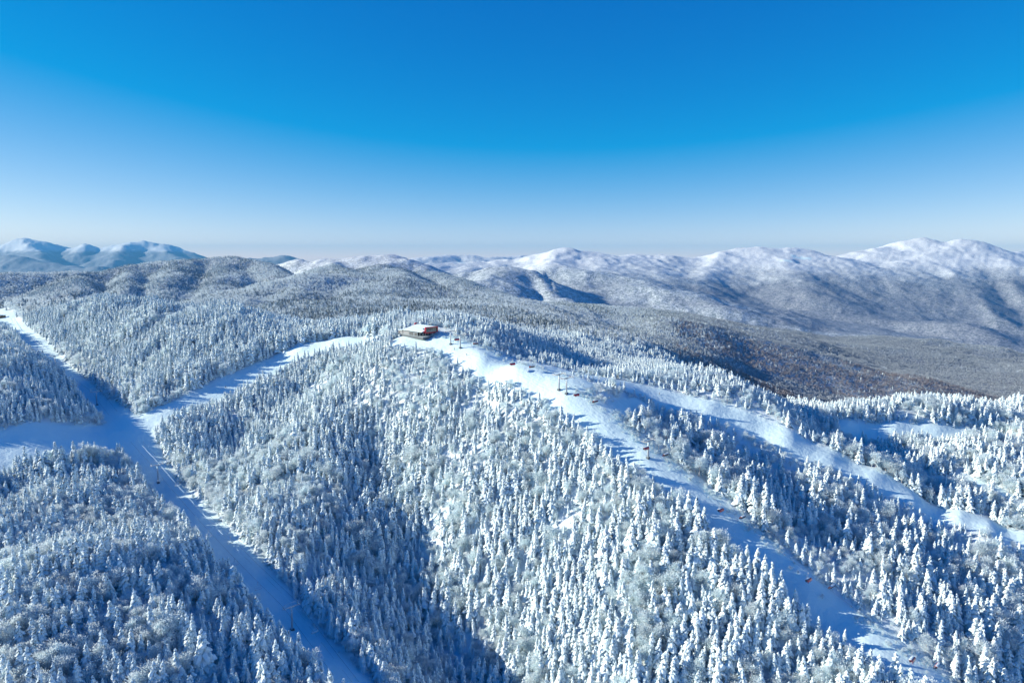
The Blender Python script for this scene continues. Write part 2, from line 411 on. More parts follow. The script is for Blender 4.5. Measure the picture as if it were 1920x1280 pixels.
def mat_ground():
    m, nt, b = new_mat('snowy_ground')
    geo = N(nt, 'ShaderNodeNewGeometry')
    pos = geo.outputs['Position']
    def attr(nm):
        return N(nt, 'ShaderNodeAttribute', attribute_name=nm).outputs['Fac']
    run, frost, warm, far = attr('run'), attr('frost'), attr('warm'), attr('far')
    # speckle at the size of tree crowns, two scales
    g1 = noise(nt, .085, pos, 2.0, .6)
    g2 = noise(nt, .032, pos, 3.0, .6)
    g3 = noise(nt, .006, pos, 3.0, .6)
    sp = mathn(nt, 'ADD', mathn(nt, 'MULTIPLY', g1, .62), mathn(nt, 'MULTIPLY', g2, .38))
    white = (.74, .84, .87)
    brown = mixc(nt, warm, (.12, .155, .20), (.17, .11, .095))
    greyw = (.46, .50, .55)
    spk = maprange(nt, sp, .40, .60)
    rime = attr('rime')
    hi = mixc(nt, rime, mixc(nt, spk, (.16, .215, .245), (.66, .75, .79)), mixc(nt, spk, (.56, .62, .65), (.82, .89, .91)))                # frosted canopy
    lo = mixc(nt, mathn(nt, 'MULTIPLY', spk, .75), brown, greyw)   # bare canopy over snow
    g4 = noise(nt, .0016, pos, 4.0, .6)
    fr = mathn(nt, 'ADD', frost, mathn(nt, 'ADD', mathn(nt, 'MULTIPLY', mathn(nt, 'SUBTRACT', g3, .5), .7), mathn(nt, 'MULTIPLY', mathn(nt, 'SUBTRACT', g4, .5), 1.0)), clamp=True)
    forest = mixc(nt, fr, lo, hi)
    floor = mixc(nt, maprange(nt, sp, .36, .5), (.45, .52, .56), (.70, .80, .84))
    n_snow = noise(nt, .25, pos, 4)
    lane = attr('lane')
    cmb = N(nt, 'ShaderNodeCombineXYZ'); nt.links.new(mathn(nt, 'MULTIPLY', lane, .9), cmb.inputs[0]); nt.links.new(mathn(nt, 'MULTIPLY', attr('along'), .035), cmb.inputs[1])
    streak = noise(nt, 1.0, cmb.outputs[0], 3, .6)
    n_snow = mathn(nt, 'ADD', mathn(nt, 'MULTIPLY', n_snow, .5), mathn(nt, 'MULTIPLY', streak, .5))
    packed = mixc(nt, maprange(nt, n_snow, .3, .7), (.67, .875, .90), (.72, .92, .935))
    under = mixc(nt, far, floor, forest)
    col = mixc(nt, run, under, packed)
    nt.links.new(col, b.inputs['Base Color'])
    b.inputs['Roughness'].default_value = .65
    b.inputs['Specular IOR Level'].default_value = .15
    # relief: canopy far away, wind ripples and machine tracks on the pistes
    bp = N(nt, 'ShaderNodeBump'); bp.inputs['Distance'].default_value = 9.0
    nt.links.new(mathn(nt, 'MULTIPLY', far, .65), bp.inputs['Strength'])
    nt.links.new(sp, bp.inputs['Height'])
    b2 = N(nt, 'ShaderNodeBump'); b2.inputs['Distance'].default_value = .9
    nt.links.new(mathn(nt, 'MULTIPLY', mathn(nt, 'SUBTRACT', 1.0, far), .55), b2.inputs['Strength'])
    nt.links.new(mathn(nt, 'ADD', noise(nt, .33, pos, 4, .6), mathn(nt, 'MULTIPLY', streak, .5)), b2.inputs['Height'])
    nt.links.new(bp.outputs[0], b2.inputs['Normal'])
    nt.links.new(b2.outputs[0], b.inputs['Normal'])
    return m

def mat_spruce(name='snowy_spruce', dark=(.026, .052, .056), lo=-.20, hi=.36, white=(.76, .89, .92)):
    m, nt, b = new_mat(name)
    geo = N(nt, 'ShaderNodeNewGeometry')
    tc = N(nt, 'ShaderNodeTexCoord')
    sx = N(nt, 'ShaderNodeSeparateXYZ'); nt.links.new(geo.outputs['Normal'], sx.inputs[0])
    nz = noise(nt, 1.4, tc.outputs['Object'], 3)
    inf = N(nt, 'ShaderNodeObjectInfo')
    s = mathn(nt, 'ADD', sx.outputs[2], mathn(nt, 'MULTIPLY', mathn(nt, 'SUBTRACT', nz, .5), .9))
    s = mathn(nt, 'ADD', s, mathn(nt, 'MULTIPLY', mathn(nt, 'SUBTRACT', inf.outputs['Random'], .5), .22))
    f = maprange(nt, s, lo, hi)
    c = mixc(nt, f, dark, white)
    nt.links.new(c, b.inputs['Base Color'])
    b.inputs['Roughness'].default_value = .8
    b.inputs['Specular IOR Level'].default_value = .1
    return m

def mat_twigs(name, a, c2, lo=.35, hi=.6, glow=0.0):
    m, nt, b = new_mat(name)
    tc = N(nt, 'ShaderNodeTexCoord')
    inf = N(nt, 'ShaderNodeObjectInfo')
    nz = noise(nt, .9, tc.outputs['Object'], 3)
    s = mathn(nt, 'ADD', nz, mathn(nt, 'MULTIPLY', mathn(nt, 'SUBTRACT', inf.outputs['Random'], .5), .16))
    c = mixc(nt, maprange(nt, s, lo, hi), a, c2)
    nt.links.new(c, b.inputs['Base Color'])
    b.inputs['Roughness'].default_value = .85
    b.inputs['Specular IOR Level'].default_value = .1
    if glow:                                     # rime lets light through
        tr = N(nt, 'ShaderNodeBsdfTranslucent'); nt.links.new(c, tr.inputs['Color'])
        mx = N(nt, 'ShaderNodeMixShader'); mx.inputs[0].default_value = glow
        nt.links.new(b.outputs[0], mx.inputs[1]); nt.links.new(tr.outputs[0], mx.inputs[2])
        nt.links.new(mx.outputs[0], nt.nodes['Material Output'].inputs['Surface'])
    return m

M = {}
M['ground'] = mat_ground()
M['spruce'] = mat_spruce()
M['limb'] = mat_plain('rimed_limb', (.42, .39, .38), .9, snow=.6)
M['spruce_far'] = mat_spruce('distant_spruce', (.030, .055, .062), -.02, .66, (.74, .85, .88))
M['bark'] = mat_plain('snowy_bark', (.10, .075, .06), .9, snow=.1)
M['frost'] = mat_twigs('frosted_twigs', (.62, .69, .72), (.80, .91, .935), glow=.42)
M['bare'] = mat_twigs('bare_twigs', (.175, .145, .15), (.48, .49, .52), .35, .75)
M['frost_far'] = mat_twigs('distant_frosted_twigs', (.50, .56, .59), (.76, .85, .88), .35, .62, glow=.3)
M['steel'] = mat_plain('galvanised_steel', (.42, .44, .46), .45, .6, snow=.28)
M['rimed'] = mat_plain('rimed_steel', (.50, .52, .54), .6, .2, snow=.45)
M['cable'] = mat_plain('steel_cable', (.12, .13, .14), .5, .6)
M['snow'] = mat_plain('packed_snow', SNOW, .7, var=.03)
M['concrete'] = mat_plain('concrete', (.11, .13, .145), .9, snow=.1)
M['red'] = mat_plain('red_paint', (.50, .008, .028), .35, coat=.4, var=.06)
M['bubble'] = mat_plain('red_bubble', (.50, .006, .022), .15, coat=.8, var=.05)
M['dark'] = mat_plain('dark_vinyl', (.035, .025, .03), .6, snow=.05)
M['glass'] = mat_plain('dark_glass', (.03, .045, .055), .08, coat=.6)
M['wall'] = mat_plain('grey_siding', (.15, .185, .215), .7)
M['beige'] = mat_plain('beige_panel', (.24, .26, .275), .7)
M['charcoal'] = mat_plain('charcoal_door', (.06, .065, .07), .6)
M['wood'] = mat_plain('brown_boards', (.28, .17, .09), .8, snow=.05)

# ------------------------------------------------------------------ ground mesh
fz = ZZ.ravel()
verts = np.stack([XX.ravel(), YY.ravel(), fz], 1).astype(np.float32)
ii = np.arange(NX * NY).reshape(NY, NX)
faces = np.stack([ii[:-1, :-1].ravel(), ii[:-1, 1:].ravel(), ii[1:, 1:].ravel(), ii[1:, :-1].ravel()], 1).astype(np.int32)
me = bpy.data.meshes.new('ground')
me.vertices.add(len(verts)); me.vertices.foreach_set('co', verts.ravel())
me.loops.add(faces.size); me.loops.foreach_set('vertex_index', faces.ravel())
me.polygons.add(len(faces))
me.polygons.foreach_set('loop_start', np.arange(0, faces.size, 4, dtype=np.int32))
me.polygons.foreach_set('use_smooth', np.ones(len(faces), bool))
me.update(calc_edges=True)
FROST = frost_at(XX, YY, ZZ)
FROST = np.where(YY < 1100, np.maximum(FROST, 1 - sstep(800, 1100, YY)), FROST)
FARM = sstep(900, 1500, YY)
WARM = (1 - sstep(1800, 4200, YY)) * sstep(.42, .6, fbm(XX / 420., YY / 420., 3, 44))
set_attr(me, 'run', on_run); set_attr(me, 'lane', LANE); set_attr(me, 'along', ALONG); set_attr(me, 'frost', FROST); set_attr(me, 'far', FARM); set_attr(me, 'warm', WARM)
set_attr(me, 'rime', sstep(-150 - 270 * sstep(6000, 8000, YY), 110 - 110 * sstep(6000, 8000, YY), ZZ + (fbm(XX / 500., YY / 500., 3, 46) - .5) * 120))
me.materials.append(M['ground'])
ground = bpy.data.objects.new('ground', me)
COL.objects.link(ground)
ground['kind'] = 'structure'
ground['label'] = 'snow covered mountain terrain with ski runs, ridges and a wide valley'

# ------------------------------------------------------------------ mesh helpers
class MB:
    """Collects simple solids and links them as one mesh object."""
    def __init__(s):
        s.v, s.f, s.m = [], [], []
    def add(s, vs, fs, mi=0):
        o = len(s.v)
        s.v += [tuple(p) for p in vs]
        s.f += [tuple(i + o for i in f) for f in fs]
        s.m += [mi] * len(fs)
    def box(s, c, d, mi=0, mat=None):
        hx, hy, hz = d[0] / 2, d[1] / 2, d[2] / 2
        vs = [Vector((c[0] + a * hx, c[1] + b * hy, c[2] + e * hz)) for e in (-1, 1) for b in (-1, 1) for a in (-1, 1)]
        if mat is not None:
            vs = [mat @ p for p in vs]
        s.add(vs, [(0, 2, 3, 1), (4, 5, 7, 6), (0, 1, 5, 4), (2, 6, 7, 3), (0, 4, 6, 2), (1, 3, 7, 5)], mi)
    def tube(s, pts, rad, n=6, mi=0, cap=True):
        pts = [Vector(p) for p in pts]
        if isinstance(rad, (int, float)):
            rad = [rad] * len(pts)
        rings = []
        for i, p in enumerate(pts):
            t = (pts[min(i + 1, len(pts) - 1)] - pts[max(i - 1, 0)]).normalized()
            a = t.cross(Vector((0, 0, 1)) if abs(t.z) < .9 else Vector((1, 0, 0))).normalized()
            b = t.cross(a)
            rings.append([p + (a * math.cos(2 * math.pi * k / n) + b * math.sin(2 * math.pi * k / n)) * rad[i] for k in range(n)])
        vs = [q for r_ in rings for q in r_]
        fs = [(i * n + k, i * n + (k + 1) % n, (i + 1) * n + (k + 1) % n, (i + 1) * n + k) for i in range(len(pts) - 1) for k in range(n)]
        if cap:
            fs.append(tuple(range(n - 1, -1, -1))); fs.append(tuple(range((len(pts) - 1) * n, len(pts) * n)))
        s.add(vs, fs, mi)
    def prism(s, prof, axis_len, mat=None, mi=0):
        """prof: closed (y,z) outline, extruded along x, centred."""
        k = len(prof)
        vs = [Vector((-axis_len / 2, y, z)) for y, z in prof] + [Vector((axis_len / 2, y, z)) for y, z in prof]
        if mat is not None:
            vs = [mat @ p for p in vs]
        fs = [(i, (i + 1) % k, k + (i + 1) % k, k + i) for i in range(k)] + [tuple(range(k - 1, -1, -1)), tuple(range(k, 2 * k))]
        s.add(vs, fs, mi)
    def mesh(s, name, mats, smooth=False):
        me = bpy.data.meshes.new(name)
        me.from_pydata(s.v, [], s.f)
        for mt in (mats if isinstance(mats, (list, tuple)) else [mats]):
            me.materials.append(mt)
        if any(s.m):
            me.polygons.foreach_set('material_index', s.m)
        if smooth:
            me.polygons.foreach_set('use_smooth', [True] * len(s.f))
        me.update()
        return me
    def build(s, name, mats, parent=None, smooth=False):
        o = bpy.data.objects.new(name, s.mesh(name, mats, smooth))
        COL.objects.link(o)
        if parent:
            o.parent = parent
        return o

def empty(name, label, cat, loc, rz=0.0, group=None):
    o = bpy.data.objects.new(name, None)
    o.empty_display_size = .5
    COL.objects.link(o)
    o.location = loc
    o.rotation_euler = (0, 0, rz)
    tag(o, label, cat, group)
    return o

def tag(o, label=None, cat=None, group=None, kind=None):
    if label: o['label'] = label
    if cat: o['category'] = cat
    if group: o['group'] = group
    if kind: o['kind'] = kind

# ------------------------------------------------------------------ trees (unit: metres, nominal height 10 m)
def spruce_crown(rnd, width=1.85, droop=.42, gap=.5, low=.5):
    mb = MB()
    H = 10.0
    z = low
    lean = rnd.uniform(0, 6.28)
    while z < H - .5:
        q = z / H
        Rz = width * (1 - q) ** .80 * rnd.uniform(.78, 1.1) + .12
        nb = max(4, int(round(4 + 3.2 * (1 - q))))
        ph = rnd.uniform(0, 6.28)
        for k in range(nb):
            if rnd.random() < .12:
                continue
            a = ph + 6.283 * k / nb + rnd.uniform(-.28, .28)
            L = Rz * rnd.uniform(.55, 1.30)
            dr = droop * rnd.uniform(.7, 1.35)
            up = rnd.uniform(.02, .22)
            wd = (.20 + .26 * L) * rnd.uniform(.7, 1.3)
            th = (.20 + .11 * L) * rnd.uniform(.7, 1.35)
            ca, sa = math.cos(a), math.sin(a)
            zz = z + rnd.uniform(-.28, .28)
            def P(t, side, h):
                r_ = .05 + L * t
                zc = zz + up * L * t - dr * L * t * t * 1.5 + h
                return (r_ * ca - side * sa, r_ * sa + side * ca, zc)
            st = [(.0, .35, .8), (.38, 1.0, 1.15), (.74, .82, 1.0)]
            vs = []
            for t, ws, hs in st:
                j = rnd.uniform(.8, 1.25)
                vs += [P(t, -wd * ws * j, -th * .45), P(t, 0, th * hs * j), P(t, wd * ws * rnd.uniform(.8, 1.2), -th * .45), P(t, 0, -th * .9)]
            vs.append(P(1.0, rnd.uniform(-.1, .1), -th * .2))
            fs = []
            for s_ in range(2):
                for e in range(4):
                    fs.append((s_ * 4 + e, s_ * 4 + (e + 1) % 4, s_ * 4 + 4 + (e + 1) % 4, s_ * 4 + 4 + e))
            for e in range(4):
                fs.append((8 + e, 8 + (e + 1) % 4, 12))
            mb.add(vs, fs)
        z += gap * (.55 + .55 * (1 - q)) * rnd.uniform(.8, 1.25)
    # the leader with its cap of rime
    mb.tube([(0, 0, H - 1.3), (.03, 0, H - .7), (0, .03, H - .2), (0, 0, H)], [.26, .20, .12, .03], 6)
    return mb

def trunk_mb(h=9.0, r=.17):
    mb = MB()
    mb.tube([(0, 0, -.8), (.02, 0, h * .4), (0, 0, h)], [r, r * .7, .03], 7)
    return mb

def spruce_far(rnd):
    mb = MB()
    H, z = 10.0, .4
    while z < 9.4:
        q = z / H
        Rz = 1.95 * (1 - q) ** .85 + .12
        n = 7
        ph = rnd.uniform(0, 6.28)
        top = (rnd.uniform(-.1, .1), rnd.uniform(-.1, .1), z + 1.7 - .8 * q)
        ring = []
        for k in range(2 * n):
            a = ph + math.pi * k / n
            rr = Rz * (rnd.uniform(.85, 1.25) if k % 2 == 0 else rnd.uniform(.45, .65))
            ring.append((rr * math.cos(a), rr * math.sin(a), z - .3 * Rz * (1 if k % 2 == 0 else .2)))
        mb.add(ring + [top], [(k, (k + 1) % (2 * n), 2 * n) for k in range(2 * n)])
        z += 1.35 - .45 * q
    return mb

def spray(mb, rnd, c, d, L, wd):
    d = d.normalized()
    s_ = d.cross(Vector((rnd.uniform(-1, 1), rnd.uniform(-1, 1), rnd.uniform(-1, 1)))).normalized()
    p0, p1 = c, c + d * L
    mid = c + d * L * .55
    mb.add([p0, mid + s_ * wd, p1, mid - s_ * wd], [(0, 1, 2, 3)])

def hardwood_crown(rnd, n_cl=15, per=80, rx=2.3, zc=6.1, rz=3.3):
    """Rime-coated twigs of a bare broadleaf tree: clumps of thin blades along the limb ends."""
    mb = MB()
    ends = []
    for k in range(n_cl):
        while True:
            p = Vector((rnd.uniform(-1, 1), rnd.uniform(-1, 1), rnd.uniform(-1, 1)))
            if .35 < p.length < 1:
                break
        ends.append(Vector((p.x * rx, p.y * rx, zc + p.z * rz)))
    for e in ends:
        out = (e - Vector((0, 0, zc - rz * .8))).normalized()
        for j in range(per):
            off = Vector((rnd.gauss(0, .50), rnd.gauss(0, .50), rnd.gauss(0, .55)))
            d = out * .9 + off.normalized() * .9 + Vector((0, 0, .35))
            spray(mb, rnd, e + off, d, rnd.uniform(.35, .9), rnd.uniform(.06, .15))
    return mb, ends

def hardwood_trunk(rnd, ends, zc=6.1):
    mb = MB()
    mb.tube([(0, 0, -.8), (.05, .03, 2.0), (0, .06, 4.2)], [.19, .14, .09], 6)
    for e in ends[:9]:
        b = Vector((0, .03, rnd.uniform(1.6, 4.0)))
        m_ = b.lerp(e, .5) + Vector((0, 0, -.25))
        mb.tube([b, m_, e], [.075, .055, .02], 4)
    return mb

def hardwood_far(rnd):
    mb = MB()
    for k in range(90):
        p = Vector((rnd.gauss(0, 1), rnd.gauss(0, 1), rnd.gauss(0, 1))).normalized() * rnd.uniform(.45, 1)
        c = Vector((p.x * 2.4, p.y * 2.4, 5.4 + p.z * 3.4))
        spray(mb, rnd, c, p + Vector((rnd.uniform(-.6, .6), rnd.uniform(-.6, .6), .7)), rnd.uniform(.9, 1.7), rnd.uniform(.22, .42))
    return mb

def merged(name, pairs, mats):
    out = MB()
    for mb, mi in pairs:
        out.add(mb.v, mb.f, mi)
    return out.mesh(name, mats)

rnd = random.Random(5)
SPR = []                              # (crown mesh, trunk mesh, combined mesh, description)
tr_me = trunk_mb().mesh('trunk', M['bark'])
for k, (wd, dr, gp, lo, dsc) in enumerate([(1.80, .50, .82, .5, 'slender'), (2.2, .55, .88, .4, 'broad'), (1.5, .60, .78, .5, 'narrow spired'),
                                           (2.0, .75, .86, .6, 'droopy'), (1.7, .42, 1.0, .9, 'open'), (2.4, .48, .84, .3, 'wide skirted'),
                                           (1.9, .65, .95, .8, 'ragged'), (2.1, .50, .80, .4, 'full')]):
    c = spruce_crown(rnd, wd, dr, gp, lo)
    SPR.append((c.mesh('crown', M['spruce']), tr_me, merged('spruce_tree', [(c, 0), (trunk_mb(), 1)], [M['spruce'], M['bark']]), dsc))
HWD = []
for k, (nc, rx, zc, rz, dsc) in enumerate([(15, 2.3, 6.1, 3.3, 'rounded'), (18, 2.7, 5.6, 3.4, 'wide'), (12, 1.7, 6.3, 3.2, 'upright'), (16, 2.2, 5.2, 3.9, 'bushy'), (13, 2.5, 6.6, 2.5, 'spreading')]):
    c, ends = hardwood_crown(rnd, nc, 80, rx, zc, rz)
    t = hardwood_trunk(rnd, ends, zc)
    HWD.append((c.mesh('crown', M['frost']), t.mesh('trunk', M['limb']), merged('hardwood_tree', [(c, 0), (t, 1)], [M['frost'], M['limb']]), dsc))
M['spruce_dark'] = mat_spruce('dark_distant_spruce', (.026, .052, .060), .08, .80, (.70, .81, .85))
M['grey'] = mat_twigs('grey_bare_twigs', (.20, .235, .275), (.48, .54, .59), .35, .7)
SPF = [spruce_far(rnd).mesh('far_spruce', M['spruce_far'] if k < 4 else M['spruce_dark']) for k in range(8)]
HWF, BRF, GRF = [], [], []
for k in range(4):
    c = hardwood_far(rnd)
    GRF.append(c.mesh('grey_hardwood', M['grey']))
    HWF.append(c.mesh('far_hardwood', M['frost_far'])); BRF.append(c.mesh('bare_hardwood', M['bare']))

BRF = BRF + GRF

# ------------------------------------------------------------------ where the trees stand
def jitter_grid(y0, y1, step):
    nx = int((y1 * 1.06 * 2) / step)
    ny = int((y1 - y0) / step)
    gx, gy = np.meshgrid(np.arange(nx) * step - y1 * 1.06, np.arange(ny) * step + y0)
    gx = gx + (np.arange(ny) % 2)[:, None] * step * .5
    keep = np.abs(gx) < gy * .97 + 60
    gx, gy = gx[keep], gy[keep]
    gx = gx + (RNG.random(gx.shape) - .5) * step * .85
    gy = gy + (RNG.random(gy.shape) - .5) * step * .85
    return gx, gy

HOR = np.maximum.accumulate(ZZ / YY, axis=0)      # horizon seen from the camera, per bearing
def visible(x, y, top, margin):
    fx = (x / y - TXMIN) / (TXMAX - TXMIN) * (NX - 1)
    fy = (np.log(y) - lys[0]) / (lys[-1] - lys[0]) * (NY - 1) - 2
    ix = np.clip(np.round(fx).astype(int), 0, NX - 1); iy = np.clip(np.floor(fy).astype(int), 0, NY - 1)
    return top / y > HOR[iy, ix] - margin

def forest(y0, y1, step, margin, ulim=260):
    x, y = jitter_grid(y0, y1, step)
    z = ground_z(x, y)
    u, v = project(x, y, z)
    u2, v2 = project(x, y, z + 12)
    k = (u > -ulim) & (u < 1920 + 200) & (v2 < 1420) & (np.abs(x / y) < 1.05)
    k &= visible(x, y, z + 12, margin)
    x, y, z = x[k], y[k], z[k]
    rd = run_dist(x, y) if y0 < 1250 else np.full(x.shape, 999.)
    k = (rd > 1.2) & ((x < LA + LB * y + 8) | (RNG.random(len(x)) < .80) | (y > 900))
    return x[k], y[k], z[k], rd[k]

BUILD = None
def hut_clear(x, y):
    """Keeps the buildings' own ground free."""
    bx, by = tz(790, 628)[0] * 545, 545
    return np.hypot((x - bx) / 1.0, y - by) > 25

pts = []                               # kind, x, y, z, height, width, variant, rotation
LIBS = {'spruce': [s[2] for s in SPR], 'hardwood': [h[2] for h in HWD], 'sprucefar': SPF, 'hardfar': HWF, 'barefar': BRF}
def plant(y0, y1, step, margin, far=False):
    x, y, z, rd = forest(y0, y1, step, margin)
    if y0 < 900:
        k = hut_clear(x, y)
        x, y, z, rd = x[k], y[k], z[k], rd[k]
    n = len(x)
    mix = .5 + (fbm(x / 38., y / 38., 3, 21) - .5) * .75 + (RNG.random(n) - .5) * .70 - .12 * ((x < -130) & (y > 470) & (y < 1000))
    fr = frost_at(x, y, z)
    hgt = 7.6 + 8.5 * fbm(x / 40., y / 40., 2, 61) * (.45 + .85 * RNG.random(n)) + 3.4 * RNG.random(n)
    hgt = hgt * np.where(y < 950, np.where((x < -110) & (y > 560), 1.0, .66 + .34 * sstep(88, 150, -z)), .85)
    rdf = run_dist(x, y, ('ridge', 'road'))
    hgt = np.where((y < 700) & (rdf < 15) & (run_dist(x, y + 8, ('ridge', 'road')) < rdf), hgt * .62, hgt)
    small = fbm(x / 28., y / 28., 2, 71) > .66
    hgt = np.where(small, hgt * .62, hgt)
    hgt = np.where(rd < 2.5, hgt * (.65 + .35 * RNG.random(n)), hgt)
    hard = mix > .61
    hgt = np.where(hard, hgt * .82, hgt)
    if far:
        right = sstep(.13, .40, x / y) * sstep(1350, 1700, y)
        bare = (RNG.random(n) > fr * 1.5) & (y > 1050) | (RNG.random(n) < right * .93)
        stand = fbm(x / 240., y / 240., 3, 111) + (RNG.random(n) - .5) * .25
        hard = np.where(RNG.random(n) < .6, stand > .56, hard)
        band = fbm((x * .86 - y * .5) / 1100., (x * .5 + y * .86) / 260., 3, 97) + (RNG.random(n) - .5) * .2
        vsel = np.where(bare, np.where((band > .46) | (y > 2450) | (x / y < .24), .5, 0.0), np.where(fbm(x / 170., y / 170., 3, 117) + (RNG.random(n) - .5) * .3 > .60, .5, 0.0))
        kind = np.where(bare, 'barefar', np.where(hard, 'hardfar', 'sprucefar'))
        hgt = np.where(bare, hgt * .9, hgt)
    else:
        kind = np.where(hard, 'hardwood', 'spruce')
    vv = RNG.random(n)
    if far:
        vv = np.where(kind == 'hardfar', vv, vv * .499 + vsel)
    return kind, x, y, z, hgt, 1.05 + .42 * RNG.random(n), vv, RNG.random(n) * 6.283

A1 = plant(150, 900, 4.25, .035)
B1 = plant(150, 900, 5.2, .02)
B1 = (B1[0], B1[1], B1[2], B1[3], B1[4] * (.38 + .25 * RNG.random(len(B1[0]))), B1[5] * 1.25, B1[6], B1[7])
A2 = plant(900, 1900, 6.2, .006, True)
A3 = plant(1900, 4300, 8.5, .002, True)
print('trees', len(A1[0]), len(A2[0]), len(A3[0]))

# the single trees that show largest are objects of their own
kind, X, Y, Z, Hh, Ww, Vv, Rr = A1
u0, v0 = project(X, Y, Z)
u1, v1 = project(X, Y, Z + Hh)
infr = (u0 > 8) & (u0 < 1912) & (v1 > 0) & (v1 < 1262)
vis = visible(X, Y, Z + Hh, .0)
size = np.where(infr & vis, (v0 - v1) * (.5 + .5 * np.clip((1290 - v1) / 60, 0, 1)), 0)
single = np.zeros(len(X), bool)
for kd in ('spruce', 'hardwood'):
    idx = np.where((kind == kd))[0]
    idx = idx[np.argsort(-size[idx])][:300]
    single[idx[size[idx] > 0]] = True

def zone(x, y, u, v):
    dl = x - (BLA + BLB * y)                # right of the bare lift if positive
    dr = x - (LA + LB * y)                  # right of the red lift if positive
    if dl < 0:
        return 'left of the bare lift'
    if dr > 0:
        return 'right of the red lift'
    if u < 900:
        return 'in the hollow right of the bare lift'
    return 'on the slope left of the red lift'

def size_word(h, kd):
    a, b = (11.0, 14.0) if kd == 'spruce' else (9.0, 11.5)
    return 'short' if h < a else ('tall' if h > b else 'mid sized')

RDA = run_dist(X, Y)
for i in np.where(single)[0]:
    kd = str(kind[i])
    lib = SPR if kd == 'spruce' else HWD
    vi = int(Vv[i] * len(lib)) % len(lib)
    cm, tm, _, dsc = lib[vi]
    zn = zone(X[i], Y[i], u0[i], v0[i])
    edge = ' at piste edge' if RDA[i] < 4 else ''
    low = ' in foreground' if v0[i] > 1180 else ''
    nm = 'snow laden spruce' if kd == 'spruce' else 'frosted bare tree'
    lab = f'{size_word(Hh[i], kd)} {dsc} {nm}{edge or low}, {zn}'
    while len(lab.replace(',', '').split()) > 16:
        lab = lab.replace('snow laden ', 'snowy ', 1) if 'snow laden' in lab else lab.replace(' in foreground', '').replace('mid sized ', '', 1)
    s = Hh[i] / 10
    root = empty('spruce_tree' if kd == 'spruce' else 'hardwood_tree', lab, 'tree', (X[i], Y[i], Z[i] - .1), Rr[i],
                 ('snow laden spruces ' if kd == 'spruce' else 'frosted leafless trees ') + zn)
    root.scale = (s * Ww[i], s * Ww[i], s)
    root.rotation_euler = (RNG.normal(0, .045), RNG.normal(0, .045), Rr[i])
    for nme, m_ in (('trunk', tm), ('crown', cm)):
        o = bpy.data.objects.new(nme, m_)
        COL.objects.link(o)
        o.parent = root

def scatter(name, label, cat, lib, arr, sel):
    """One object for the uncountable rest: points carrying instances of a few tree shapes."""
    kd, x, y, z, h, w_, v_, r_ = [a[sel] for a in arr]
    n = len(x)
    me = bpy.data.meshes.new(name)
    me.vertices.add(n)
    me.vertices.foreach_set('co', np.stack([x, y, z - .1], 1).astype(np.float32).ravel())
    s = h / 10
    set_attr(me, 'scl', np.stack([s * w_, s * w_, s], 1).astype(np.float32), 'FLOAT_VECTOR')
    set_attr(me, 'rot', np.stack([RNG.normal(0, .045, n), RNG.normal(0, .045, n), r_], 1).astype(np.float32), 'FLOAT_VECTOR')
    set_attr(me, 'pick', (v_ * len(lib)).astype(np.int32) % len(lib), 'INT')
    me.update()
    c = bpy.data.collections.new(name + '_shapes')
    for j, m_ in enumerate(lib):
        c.objects.link(bpy.data.objects.new(f'{name}_shape_{j:02d}', m_))
    o = bpy.data.objects.new(name, me)
    COL.objects.link(o)
    tag(o, label, cat, None, 'stuff')
    ng = bpy.data.node_groups.new(name, 'GeometryNodeTree')
    ng.interface.new_socket('Geometry', in_out='INPUT', socket_type='NodeSocketGeometry')
    ng.interface.new_socket('Geometry', in_out='OUTPUT', socket_type='NodeSocketGeometry')
    gi = ng.nodes.new('NodeGroupInput'); go = ng.nodes.new('NodeGroupOutput')
    ci = ng.nodes.new('GeometryNodeCollectionInfo')
    ci.inputs['Collection'].default_value = c
    ci.inputs['Separate Children'].default_value = True
    ci.inputs['Reset Children'].default_value = True
    ip = ng.nodes.new('GeometryNodeInstanceOnPoints')
    ip.inputs['Pick Instance'].default_value = True
    def named(nm, ty):
        nd = ng.nodes.new('GeometryNodeInputNamedAttribute'); nd.data_type = ty
        nd.inputs['Name'].default_value = nm
        return nd.outputs['Attribute']
    L = ng.links.new
    L(gi.outputs[0], ip.inputs['Points']); L(ci.outputs[0], ip.inputs['Instance'])
    L(named('pick', 'INT'), ip.inputs['Instance Index']); L(named('scl', 'FLOAT_VECTOR'), ip.inputs['Scale'])
    e2r = ng.nodes.new('FunctionNodeEulerToRotation'); L(named('rot', 'FLOAT_VECTOR'), e2r.inputs[0]); L(e2r.outputs[0], ip.inputs['Rotation'])
    L(ip.outputs[0], go.inputs[0])
    md = o.modifiers.new('instances', 'NODES'); md.node_group = ng
    return o

AN = tuple(np.concatenate([a[~single], b]) for a, b in zip(A1, B1))
scatter('spruce_forest', 'dense snow laden spruce forest covering the slopes', 'forest', LIBS['spruce'], AN, AN[0] == 'spruce')
scatter('hardwood_forest', 'frosted leafless woods mixed among the spruces', 'forest', LIBS['hardwood'], AN, AN[0] == 'hardwood')
AF = tuple(np.concatenate([a, b]) for a, b in zip(A2, A3))
scatter('distant_spruce_forest', 'white spruce forest on the ridges beyond the summit', 'forest', SPF, AF, AF[0] == 'sprucefar')
scatter('distant_hardwood_forest', 'frosted leafless forest on the ridges beyond the summit', 'forest', HWF, AF, AF[0] == 'hardfar')
scatter('bare_valley_forest', 'brown bare forest on the spurs above the valley', 'forest', BRF, AF, AF[0] == 'barefar')

